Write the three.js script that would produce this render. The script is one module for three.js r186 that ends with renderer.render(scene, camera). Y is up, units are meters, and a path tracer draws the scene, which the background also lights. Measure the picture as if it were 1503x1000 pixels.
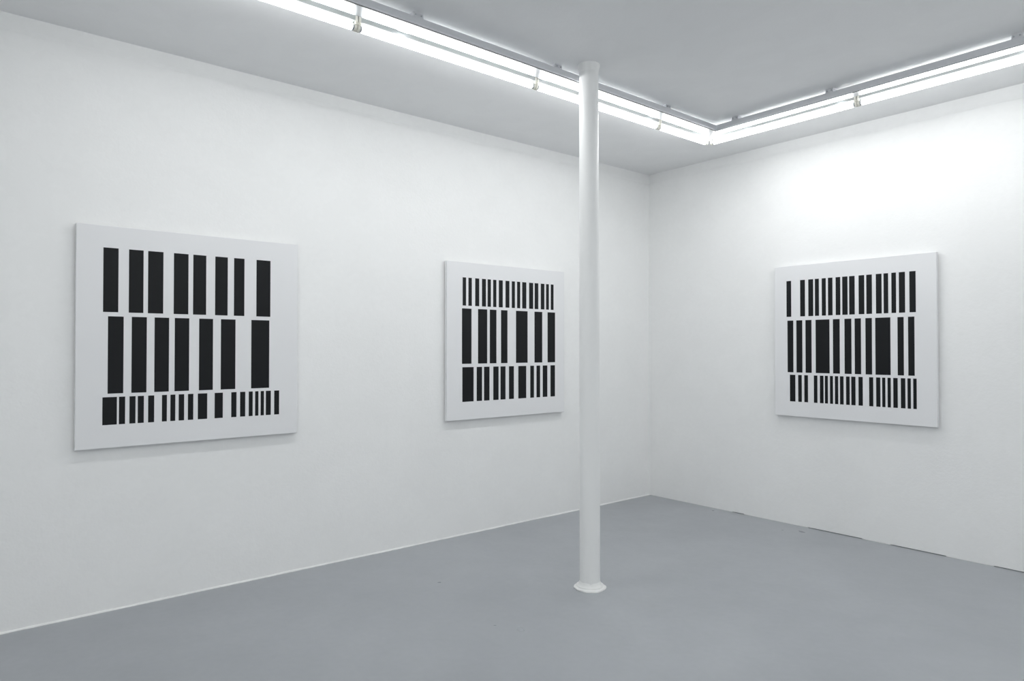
import * as THREE from 'three';
import { mergeGeometries } from 'three/addons/utils/BufferGeometryUtils.js';
import { RoundedBoxGeometry } from 'three/addons/geometries/RoundedBoxGeometry.js';
import { RectAreaLightUniformsLib } from 'three/addons/lights/RectAreaLightUniformsLib.js';
import { ImprovedNoise } from 'three/addons/math/ImprovedNoise.js';

// ---------------------------------------------------------------- camera, lights, exposure
// World: the room corner is the origin. The long wall is the plane x = 0 (it runs along z), the other wall the plane z = 0.
RectAreaLightUniformsLib.init();
const scene = new THREE.Scene();
scene.background = new THREE.Color(0x000000);
const camera = new THREE.PerspectiveCamera(53.176, 1503 / 1000, 0.05, 60);
camera.position.set(4.295, 1.44, 5.328);
camera.lookAt(4.295 - 0.7691, 1.44 + 0.0115, 5.328 - 0.6391);
const renderer = new THREE.WebGLRenderer({ antialias: true });
renderer.toneMapping = THREE.LinearToneMapping;
renderer.toneMappingExposure = 1.15;
renderer.shadowMap.enabled = true;
const TUBE_DOWN = 36, TUBE_ROOM = 20, TUBE_WALL = 5;       // radiance of the light set under each tube (batten bounce included) and at its sides
const TUBE_GLOW = 7;                        // what the eye sees of the tube
const TUBE_TINT = new THREE.Color().setRGB(0.985, 0.992, 0.985);

// ---------------------------------------------------------------- helpers
let seed = 7;
const rnd = () => { seed = (seed * 16807) % 2147483647; return seed / 2147483647; };
const noise = new ImprovedNoise();
const H = 3.15, RX = 6.2, RZ = 7.2;         // ceiling height, room extents
const taken = {};
function numbered(n) { const k = taken[n] = (taken[n] ?? -1) + 1; return k ? n + '_' + String(k).padStart(3, '0') : n; }
function mesh(name, geometry, material, parent) {
  const m = new THREE.Mesh(geometry, material);
  m.name = parent === scene ? numbered(name) : name;
  m.castShadow = m.receiveShadow = true;
  parent.add(m);
  return m;
}
function thing(name, label, category, group) {
  const o = new THREE.Group();
  o.name = numbered(name);
  o.userData = { label, category };
  if (group) o.userData.group = group;
  scene.add(o);
  return o;
}
function struct(name, geometry, material, label, category) {
  const m = mesh(name, geometry, material, scene);
  m.userData = { kind: 'structure', label, category };
  return m;
}
// box between two corners, uv in metres
function box(x0, y0, z0, x1, y1, z1) {
  const g = new THREE.BoxGeometry(x1 - x0, y1 - y0, z1 - z0);
  g.translate((x0 + x1) / 2, (y0 + y1) / 2, (z0 + z1) / 2);
  const p = g.attributes.position, n = g.attributes.normal, uv = g.attributes.uv;
  for (let i = 0; i < p.count; i++) {
    const ax = Math.abs(n.getX(i)), ay = Math.abs(n.getY(i));
    if (ax > 0.5) uv.setXY(i, p.getZ(i), p.getY(i));
    else if (ay > 0.5) uv.setXY(i, p.getX(i), p.getZ(i));
    else uv.setXY(i, p.getX(i), p.getY(i));
  }
  return g;
}
function texture(n, f, srgb, period) {       // f(u, v) in 0..1 -> [r, g, b] in 0..255
  const d = new Uint8Array(n * n * 4);
  for (let j = 0; j < n; j++) for (let i = 0; i < n; i++) {
    const c = f(i / n, j / n), k = (j * n + i) * 4;
    d[k] = c[0]; d[k + 1] = c[1]; d[k + 2] = c[2]; d[k + 3] = 255;
  }
  const t = new THREE.DataTexture(d, n, n);
  t.magFilter = THREE.LinearFilter; t.minFilter = THREE.LinearMipmapLinearFilter; t.generateMipmaps = true;
  t.wrapS = t.wrapT = THREE.RepeatWrapping;
  if (srgb) t.colorSpace = THREE.SRGBColorSpace;
  t.repeat.set(1 / period, 1 / period);
  t.needsUpdate = true;
  return t;
}
// noise that repeats after 1 in u and v
function tiled(u, v, fr, z) {
  const a = noise.noise(u * fr, v * fr, z), b = noise.noise((u - 1) * fr, v * fr, z), c = noise.noise(u * fr, (v - 1) * fr, z), d = noise.noise((u - 1) * fr, (v - 1) * fr, z);
  const wu = THREE.MathUtils.smoothstep(u, 0.7, 1), wv = THREE.MathUtils.smoothstep(v, 0.7, 1);
  return (a * (1 - wu) + b * wu) * (1 - wv) + (c * (1 - wu) + d * wu) * wv;
}
const clamp255 = (x) => Math.max(0, Math.min(255, Math.round(x)));

// ---------------------------------------------------------------- materials
const rollerBump = texture(512, (u, v) => { const g = clamp255(128 + 60 * tiled(u, v, 60, 1) + 50 * tiled(u, v, 110, 2) + 60 * tiled(u, v, 5, 3)); return [g, g, g]; }, false, 1.1);
const wallTone = texture(512, (u, v) => {
  const s = 2.2 * tiled(u, v, 4, 11) + 1.6 * tiled(u, v, 15, 12) + 1.2 * tiled(u, v, 70, 13);
  return [clamp255(244 + s), clamp255(245 + s), clamp255(245 + s)];
}, true, 2.7);
const M = {};
M.wall = new THREE.MeshStandardMaterial({ map: wallTone, roughness: 0.72, bumpMap: rollerBump, bumpScale: 0.0007 });
M.ceiling = new THREE.MeshStandardMaterial({
  map: texture(512, (u, v) => {
    const s = 2.5 * tiled(u, v, 3, 21) + 2 * tiled(u, v, 18, 22);
    return [clamp255(242 + s), clamp255(243 + s), clamp255(244 + s)];
  }, true, 3.1), roughness: 0.55, bumpMap: rollerBump, bumpScale: 0.0006,
});
M.floor = new THREE.MeshPhysicalMaterial({
  map: texture(1024, (u, v) => {
    const s = 4.5 * tiled(u, v, 5, 31) + 3 * tiled(u * 1, v, 17, 32) + 2 * tiled(u, v, 90, 34);
    return [clamp255(162 + s), clamp255(166 + s), clamp255(171 + s)];
  }, true, 3.7),
  roughness: 0.44,
  roughnessMap: texture(512, (u, v) => { const g = clamp255(190 + 35 * tiled(u, v, 6, 41) + 20 * tiled(u, v, 28, 42)); return [g, g, g]; }, false, 2.9),
  bumpMap: texture(512, (u, v) => { const g = clamp255(128 + 80 * tiled(u, v, 9, 43) + 40 * tiled(u, v, 48, 44)); return [g, g, g]; }, false, 1.9), bumpScale: 0.0008,
});
M.column = new THREE.MeshStandardMaterial({ color: 0xf2f3f3, roughness: 0.42, bumpMap: rollerBump, bumpScale: 0.0006 });
M.plaster = new THREE.MeshStandardMaterial({ color: 0xf0f1f0, roughness: 0.6 });
const weave = texture(256, (u, v) => {
  const a = Math.sin(u * Math.PI * 2 * 64), b = Math.sin(v * Math.PI * 2 * 64), g = clamp255(128 + 55 * a * b + 30 * tiled(u, v, 40, 51));
  return [g, g, g];
}, false, 0.16);
M.canvas = new THREE.MeshStandardMaterial({ color: 0xebecee, roughness: 0.7, bumpMap: weave, bumpScale: 0.0004 });
M.blackPaint = new THREE.MeshPhysicalMaterial({ color: 0x0b0e12, roughness: 0.5, specularIntensity: 0.55, bumpMap: weave, bumpScale: 0.0006 });
M.wood = new THREE.MeshStandardMaterial({ color: 0xcfae83, roughness: 0.7 });
M.batten = new THREE.MeshStandardMaterial({ color: 0xc2c6c5, roughness: 0.4 });
M.holder = new THREE.MeshStandardMaterial({ color: 0xf7f5ea, roughness: 0.45 });
M.cap = new THREE.MeshStandardMaterial({ color: 0xb9bcc0, metalness: 0.85, roughness: 0.35 });
M.aluminium = new THREE.MeshStandardMaterial({ color: 0x9da1a5, metalness: 0.9, roughness: 0.38 });
M.face = new THREE.MeshStandardMaterial({ color: 0xdcdee2, metalness: 0.1, roughness: 0.5 });
M.gasket = new THREE.MeshStandardMaterial({ color: 0x1c1e20, roughness: 0.7 });
M.tube = new THREE.MeshStandardMaterial({ color: 0xffffff, roughness: 0.3, emissive: TUBE_TINT, emissiveIntensity: TUBE_GLOW });

// ---------------------------------------------------------------- room shell
const T = 0.16;
struct('floor', box(-T, -0.12, -T, RX + T, 0, RZ + T), M.floor, 'smooth satin grey painted concrete floor of the gallery', 'floor');
struct('ceiling', box(-T, H, -T, RX + T, H + 0.15, RZ + T), M.ceiling, 'plain matt white ceiling carrying the tube lights', 'ceiling');
struct('wall_left', box(-T, 0, -T, 0, H, RZ), M.wall, 'long white plaster wall carrying two of the canvases', 'wall');
// wall_right stops a few millimetres above the floor; filler closes the joint except where the photo shows a dark slit
const GAP = 0.0045;
const wallRight = struct('wall_right', box(0, GAP, -T, RX, H, 0), M.wall, 'white plaster wall with a single canvas and open floor joint', 'wall');
const slits = [[0.916, 1.029], [1.60, 2.02], [2.22, 2.58], [2.86, 3.06], [3.3, 3.7]];
let from = 0;
for (const [a, b] of [...slits, [RX, RX]]) {
  if (a > from) mesh('joint_filler', box(from, 0, -0.05, a, GAP, -0.0005), M.plaster, wallRight);
  from = b;
}
mesh('sill_plate', box(0, 0, -T, RX, GAP, -0.06), M.gasket, wallRight);
struct('wall_rear', box(-T, 0, RZ, RX + T, H, RZ + T), M.wall, 'white plaster wall closing the far end of the long wall', 'wall');
struct('wall_side', box(RX, 0, -T, RX + T, H, RZ), M.wall, 'white plaster wall facing the long wall', 'wall');

// very shallow skim of plaster along the top of both walls, its lower edge feathered out
function skim(name, at, len, label) {
  const sec = [[0.004, H], [0.004, H - 0.072], [0, H - 0.092]], pos = [], uv = [];
  for (let i = 0; i < 2; i++) {
    const q = [[...sec[i], 0], [...sec[i + 1], 0], [...sec[i + 1], len], [...sec[i], len]];
    for (const k of [0, 1, 2, 0, 2, 3]) { pos.push(...at(...q[k])); uv.push(q[k][2], q[k][1]); }
  }
  const g = new THREE.BufferGeometry();
  g.setAttribute('position', new THREE.Float32BufferAttribute(pos, 3));
  g.setAttribute('uv', new THREE.Float32BufferAttribute(uv, 2));
  g.computeVertexNormals();
  const n = g.attributes.normal, inward = at(1, 0, 0);
  if (n.getX(0) * inward[0] + n.getZ(0) * inward[2] < 0) {          // turn the faces towards the room
    const p = g.attributes.position;
    for (const a of [p, g.attributes.uv]) for (let i = 0; i < a.count; i += 3) for (let c = 0; c < a.itemSize; c++) { const t = a.getComponent(i, c); a.setComponent(i, c, a.getComponent(i + 2, c)); a.setComponent(i + 2, c, t); }
    g.computeVertexNormals();
  }
  struct(name, g, M.wall, label, 'trim');
}
skim('trim_1', (d, y, l) => [d, y, l], RZ, 'faint raised plaster band along the top of the long wall');
skim('trim_2', (d, y, l) => [l, y, d], RX, 'faint raised plaster band along the top of the single-canvas wall');
// uneven bead of paint and caulk where the long wall meets the floor
{
  const pos = [], idx = [], N = 380, prof = 6;
  for (let i = 0; i <= N; i++) {
    const z = RZ * i / N, w = 0.0075 + 0.005 * noise.noise(z * 3.1, 0.3, 5) + 0.0035 * noise.noise(z * 14, 2, 9), h = 0.009 + 0.004 * noise.noise(z * 4.3, 7, 1);
    for (let k = 0; k <= prof; k++) { const a = k / prof * Math.PI / 2; pos.push(Math.cos(a) * w, Math.sin(a) * h, z); }
  }
  for (let i = 0; i < N; i++) for (let k = 0; k < prof; k++) {
    const a = i * (prof + 1) + k, b = a + 1, c = a + prof + 1, d = c + 1;
    idx.push(a, b, c, b, d, c);
  }
  const g = new THREE.BufferGeometry();
  g.setAttribute('position', new THREE.Float32BufferAttribute(pos, 3));
  g.setAttribute('uv', new THREE.Float32BufferAttribute(pos.filter((_, i) => i % 3 !== 2).length ? new Array(pos.length / 3 * 2).fill(0) : [], 2));
  g.setIndex(idx); g.computeVertexNormals();
  struct('baseboard_left', g, M.plaster, 'thin uneven white bead along the foot of the long wall', 'baseboard');
}

// ---------------------------------------------------------------- column
{
  const c = thing('iron_column', 'slender white painted round column standing free on the grey floor', 'column');
  c.position.set(1.434, 0, 2.341);
  const lean = new THREE.Vector2(0.009, 0.014);
  const R0 = 0.0623, R1 = 0.0574;
  const ring = (pts, rough, seg = 64) => {
    const g = new THREE.LatheGeometry(pts.map(([r, y]) => new THREE.Vector2(r, y)), seg);
    const p = g.attributes.position;
    for (let i = 0; i < p.count; i++) {
      const x = p.getX(i), y = p.getY(i), z = p.getZ(i), a = Math.atan2(z, x), r = Math.hypot(x, z), t = y / H;
      const k = rough ? 1 + rough * r * r * 120 * noise.noise(Math.cos(a) * 2.2, y * 30, Math.sin(a) * 2.2) : 1;
      p.setXYZ(i, x * k + lean.x * t, y, z * k + lean.y * t);
    }
    g.computeVertexNormals();
    return g;
  };
  const sh = [];
  for (let i = 0; i <= 40; i++) { const t = i / 40; sh.push([R0 + (R1 - R0) * t, 0.02 + (H - 0.04) * t]); }
  mesh('shaft', ring(sh, 0.008), M.column, c);
  mesh('base_ring', ring([[0.06, 0.046], [0.0632, 0.044], [0.0655, 0.036], [0.071, 0.0265], [0.0785, 0.0205], [0.0808, 0.0185], [0.0805, 0.013], [0.0865, 0.0122], [0.0925, 0.0085], [0.094, 0.004], [0.093, 0]], 0.1), M.plaster, c);
  mesh('capital', ring([[0.0565, H - 0.05], [0.0582, H - 0.046], [0.0595, H - 0.038], [0.0625, H - 0.022], [0.0668, H - 0.008], [0.067, H]], 0.03), M.column, c);
}

// ---------------------------------------------------------------- canvases
// Each is a stretched square canvas with three rows of upright black bars as plain stand-ins for its painted design.
// cells: [left, right] in metres from the canvas edge; each cell is filled by bars about as dark as the row looks in the photo
function canvasPainting(label, origin, turn, W, HT, rows) {
  const D = 0.036, t = thing('square_painting', label, 'painting', 'square canvases hung in the gallery');
  t.position.set(origin[0] || 0.003, origin[1], origin[2] || 0.003); if (origin[2] > 0) t.position.x = 0.003; else t.position.x = origin[0];
  t.rotation.y = turn;              // local x runs along the wall, y up from the canvas foot, z out of the wall
  const face = new RoundedBoxGeometry(W, HT, D - 0.004, 3, 0.003);
  face.translate(W / 2, HT / 2, D / 2 + 0.002);
  { const p = face.attributes.position, uv = face.attributes.uv; for (let i = 0; i < p.count; i++) uv.setXY(i, p.getX(i), p.getY(i)); }
  mesh('canvas', face, M.canvas, t);
  const inset = 0.012;
  mesh('stretcher', mergeGeometries([
    box(inset, inset, 0, W - inset, inset + 0.045, 0.004), box(inset, HT - inset - 0.045, 0, W - inset, HT - inset, 0.004),
    box(inset, inset + 0.045, 0, inset + 0.045, HT - inset - 0.045, 0.004), box(W - inset - 0.045, inset + 0.045, 0, W - inset, HT - inset - 0.045, 0.004),
  ]), M.wood, t);
  for (const [y0, y1, cells] of rows) for (const [a, b, n] of cells) {
    const gap = n > 1 ? (b - a) * (n > 2 ? 0.13 : 0.26) : 0, w = (b - a - gap * (n - 1)) / n;
    for (let k = 0; k < n; k++) {
      const x0 = a + k * (w + gap);
      mesh('painted_bar', box(x0, y0, D - 0.001, x0 + w, y1, D + 0.0005), M.blackPaint, t);
    }
  }
  return t;
}
const Y0 = 0.897;
canvasPainting('square white canvas with bold black rows, farthest from the corner on the long wall', [0, Y0, 4.802], Math.PI / 2, 1.214, 1.212, [
  [1.638 - Y0, 1.989 - Y0, [[0.126, 0.322, 2], [0.345, 0.557, 2], [0.583, 0.778, 2], [0.815, 0.877, 1], [0.95, 1.037, 1]]],
  [1.193 - Y0, 1.615 - Y0, [[0.15, 0.455, 3], [0.485, 0.695, 2], [0.74, 0.825, 1], [0.92, 1.031, 1]]],
  [1.023 - Y0, 1.174 - Y0, [[0.126, 0.195, 1], [0.205, 0.286, 2], [0.297, 0.38, 2], [0.42, 0.49, 2], [0.508, 0.587, 2], [0.612, 0.664, 1], [0.706, 0.753, 1], [0.802, 0.885, 2], [0.906, 0.93, 1], [0.945, 0.999, 2], [1.011, 1.095, 2]]],
]);
canvasPainting('square white canvas with bold black rows, next to the column on the long wall', [0, 0.89, 2.429], Math.PI / 2, 1.228, 1.214, [
  [1.769 - 0.89, 1.986 - 0.89, [[0.145, 0.232, 1], [0.265, 0.37, 2], [0.387, 0.475, 1], [0.5, 0.61, 2], [0.635, 0.725, 1], [0.747, 0.867, 2], [0.884, 0.994, 2], [1.014, 1.1, 1]].map(([a, b, n]) => [a, b, Math.max(n, 2)])],
  [1.321 - 0.89, 1.747 - 0.89, [[0.139, 0.383, 2], [0.409, 0.59, 2], [0.68, 0.805, 1], [0.882, 1.118, 2]]],
  [1.029 - 0.89, 1.295 - 0.89, [[0.143, 0.25, 1], [0.28, 0.332, 1], [0.352, 0.498, 2], [0.518, 0.657, 2], [0.705, 0.79, 1], [0.835, 0.945, 2], [0.975, 1.116, 2]]],
]);
canvasPainting('square white canvas with bold black rows, alone on the wall with open floor joint', [1.344, 0.889, 0], 0, 1.203, 1.224, [
  [1.697 - 0.889, 1.99 - 0.889, [[0.104, 0.144, 1], [0.22, 0.327, 2], [0.341, 0.428, 2], [0.445, 0.54, 2], [0.555, 0.595, 1], [0.607, 0.718, 2], [0.733, 0.841, 2], [0.855, 0.94, 2], [0.959, 1.07, 2]]],
  [1.245 - 0.889, 1.666 - 0.889, [[0.111, 0.312, 3], [0.345, 0.455, 1], [0.482, 0.622, 2], [0.646, 0.771, 2], [0.795, 0.9, 1], [0.948, 1.06, 2]]],
  [1.009 - 0.889, 1.225 - 0.889, [[0.13, 0.176, 1], [0.2, 0.281, 2], [0.329, 0.406, 2], [0.417, 0.48, 2], [0.495, 0.52, 1], [0.534, 0.607, 2], [0.619, 0.703, 2], [0.749, 0.828, 2], [0.841, 0.9, 2], [0.917, 0.998, 2], [1.012, 1.072, 2]]],
]);

// ---------------------------------------------------------------- tube lights
// A run is a frame: s = distance from the tube's axis towards the room, l = distance along the wall.
const RUN = {
  left: { at: (s, y, l) => [1.146 + s, y, l], dir: new THREE.Vector3(0, 0, 1), out: new THREE.Vector3(1, 0, 0) },
  right: { at: (s, y, l) => [l, y, 0.680 + s], dir: new THREE.Vector3(1, 0, 0), out: new THREE.Vector3(0, 0, 1) },
  rear: { at: (s, y, l) => [l, y, RZ - 0.9 - s], dir: new THREE.Vector3(1, 0, 0), out: new THREE.Vector3(0, 0, -1) },
  side: { at: (s, y, l) => [RX - 1.0 - s, y, l], dir: new THREE.Vector3(0, 0, 1), out: new THREE.Vector3(-1, 0, 0) },
};
const YT = 3.068, RT = 0.0175;
// a prism with a polygon section [s, y] from l0 to l1 (numbers, or functions of s for a mitre)
function prism(run, section, l0, l1) {
  const f0 = typeof l0 === 'function' ? l0 : () => l0, f1 = typeof l1 === 'function' ? l1 : () => l1;
  const pos = [], n = section.length;
  const tri = (a, b, c) => pos.push(...a, ...b, ...c);
  const A = section.map(([s, y]) => run.at(s, y, f0(s))), B = section.map(([s, y]) => run.at(s, y, f1(s)));
  const caps = THREE.ShapeUtils.triangulateShape(section.map((p) => new THREE.Vector2(...p)), []);
  const area = THREE.ShapeUtils.area(section.map((p) => new THREE.Vector2(...p)));
  const flip = (area > 0) === (run.out.clone().cross(new THREE.Vector3(0, 1, 0)).dot(run.dir) > 0);       // section turns with the run's handedness
  const put = (a, b, c) => (flip ? tri(a, b, c) : tri(a, c, b));
  for (let i = 0; i < n; i++) { const j = (i + 1) % n; put(A[i], A[j], B[j]); put(A[i], B[j], B[i]); }
  for (const [a, b, c] of caps) { put(B[a], B[b], B[c]); put(A[a], A[c], A[b]); }
  const g = new THREE.BufferGeometry();
  g.setAttribute('position', new THREE.Float32BufferAttribute(pos, 3));
  g.setAttribute('uv', new THREE.Float32BufferAttribute(new Array(pos.length / 3 * 2).fill(0), 2));
  g.computeVertexNormals();
  return g;
}
function rod(run, y, r, l0, l1, seg = 28, s = 0) {
  const g = new THREE.CylinderGeometry(r, r, l1 - l0, seg);
  if (run.dir.z) g.rotateX(Math.PI / 2); else g.rotateZ(Math.PI / 2);
  const c = run.at(s, y, (l0 + l1) / 2);
  g.translate(...c);
  return g;
}
const holderSection = [[-0.0255, 3.116], [0.0255, 3.116], [0.0255, 3.088], [0.021, 3.086], [0.021, 3.082], [0.0275, 3.081], [0.0275, 3.0775], [0.0185, 3.076], [0.0175, 3.060], [0.012, 3.052], [0.0045, 3.0485], [0.003, 3.064], [-0.003, 3.064], [-0.0045, 3.0485], [-0.012, 3.052], [-0.0175, 3.060], [-0.0185, 3.076], [-0.0275, 3.0775], [-0.0275, 3.081], [-0.021, 3.082], [-0.021, 3.086], [-0.0255, 3.088]];
function tubeLight(run, l0, l1, label, down = 1, room = 1) {
  const t = thing('tube_light', label, 'light', 'bare tube lights under the ceiling');
  const [bx, , bz] = run.at(0, H, (l0 + l1) / 2);
  const base = new THREE.Vector3(bx, H, bz);
  t.position.copy(base);
  const add = (name, g, m, parent = t) => { g.translate(-base.x, -base.y, -base.z); return mesh(name, g, m, parent); };
  const a = l0 + 0.002, b = l1 - 0.002;
  add('batten_body', prism(run, [[-0.024, 3.092], [-0.020, 3.088], [0.020, 3.088], [0.024, 3.092], [0.024, H], [-0.024, H]], a, b), M.batten);
  for (const [p, q] of [[a, a + 0.014], [b - 0.014, b]]) add('lamp_holder', prism(run, holderSection, p, q), M.holder);
  const e = 0.014, cap = 0.010;
  const tube = add('tube', rod(run, YT, RT, a + e + cap, b - e - cap), M.tube);
  add('end_cap', rod(run, YT, RT + 0.0004, a + e, a + e + cap), M.cap, tube);
  add('end_cap', rod(run, YT, RT + 0.0004, b - e - cap, b - e), M.cap, tube);
  // the light the tube gives off, as strips hugging its sides and underside
  const len = b - a - 2 * (e + cap);
  for (const [f, s, y, glow] of [[new THREE.Vector3(0, -1, 0), 0, -1, TUBE_DOWN * down], [run.out.clone(), 1, 0, TUBE_ROOM * room], [run.out.clone().negate(), -1, 0, TUBE_WALL]]) {
    const li = new THREE.RectAreaLight(TUBE_TINT, glow, len, RT * 1.8);
    const Zl = f.clone().negate(), X = run.dir.clone(), Y = new THREE.Vector3().crossVectors(Zl, X);
    li.quaternion.setFromRotationMatrix(new THREE.Matrix4().makeBasis(X, Y, Zl));
    const k = RT + 0.0012, p = run.at(s * k, YT + y * k, (l0 + l1) / 2);
    li.position.set(p[0] - base.x, p[1] - base.y, p[2] - base.z);
    li.castShadow = true;
    li.name = 'tube_glow';
    t.add(li);
  }
  return t;
}
const L = RUN.left, R = RUN.right;
tubeLight(L, 0.705, 1.32, 'short bare tube light by the ceiling corner, along the long wall');
tubeLight(L, 1.32, 2.53, 'bare tube light along the long wall, crossing behind the column');
tubeLight(L, 2.53, 3.74, 'bare tube light along the long wall, between column and far canvas');
tubeLight(L, 3.74, 4.95, 'bare tube light along the long wall, farthest from the ceiling corner');
tubeLight(R, 1.17, 2.30, 'bare tube light from the ceiling corner along the single-canvas wall');
tubeLight(R, 2.30, 3.51, 'bare tube light along the single-canvas wall, away from the corner');
// the rows that light the part of the room behind the camera
for (let k = 0; k < 3; k++) {
  tubeLight(RUN.side, 1.3 + k * 1.21, 2.51 + k * 1.21, 'bare ceiling tube light facing the long wall, ' + ['nearest the single-canvas wall', 'middle of its row of three', 'nearest the rear wall'][k], 1.6, 0.6);
  tubeLight(RUN.rear, 2.1 + k * 1.21, 3.31 + k * 1.21, 'bare ceiling tube light beside the rear wall, ' + ['nearest the long wall', 'middle of its row of three', 'farthest from the long wall'][k], 1.6, 0.6);
}

// ---------------------------------------------------------------- aluminium channel beside the tubes
function channel(run, corner, end, brackets, label) {
  const t = thing('ceiling_channel', label, 'channel', 'aluminium channels beside the tube lights');
  const [bx, , bz] = run.at(0.13, H, (corner + end) / 2);
  const base = new THREE.Vector3(bx, H, bz);
  t.position.copy(base);
  const add = (name, g, m, parent = t) => { g.translate(-base.x, -base.y, -base.z); return mesh(name, g, m, parent); };
  const mitre = (s) => corner + s;
  add('reflector_plate', prism(run, [[0.064, 3.0965], [0.203, 3.0775], [0.203, 3.0815], [0.064, 3.0985]], mitre, end), M.aluminium);
  add('edge_seal', prism(run, [[0.200, 3.0745], [0.2115, 3.0725], [0.2115, 3.0805], [0.200, 3.0825]], mitre, end), M.gasket);
  add('side_profile', prism(run, [[0.2118, 3.0745], [0.2145, 3.080], [0.201, 3.122], [0.195, 3.122], [0.207, 3.083], [0.2118, 3.0805]], mitre, end), M.face);
  for (const [l, w] of brackets) {
    const br = add('bracket', prism(run, [[0.03, 3.150], [0.03, 3.110], [0.064, 3.098], [0.195, 3.083], [0.193, 3.126], [0.188, 3.150]], l - w / 2, l + w / 2), M.face);
    for (const k of [-0.28, 0.28]) {
      const g = new THREE.SphereGeometry(0.0045, 10, 8);
      const p = run.at(0.193, 3.137, l + k * w); g.translate(...p);
      add('screw', g, M.cap, br);
    }
  }
}
channel(L, 0.680, 4.95, [[1.44, 0.05], [2.505, 0.055], [3.49, 0.06], [4.5, 0.06]], 'grey aluminium channel beside the tubes of the long wall');
channel(R, 1.146, 3.51, [[1.50, 0.05], [2.20, 0.05], [3.22, 0.05]], 'grey aluminium channel beside the tubes of the single-canvas wall');

renderer.render(scene, camera);
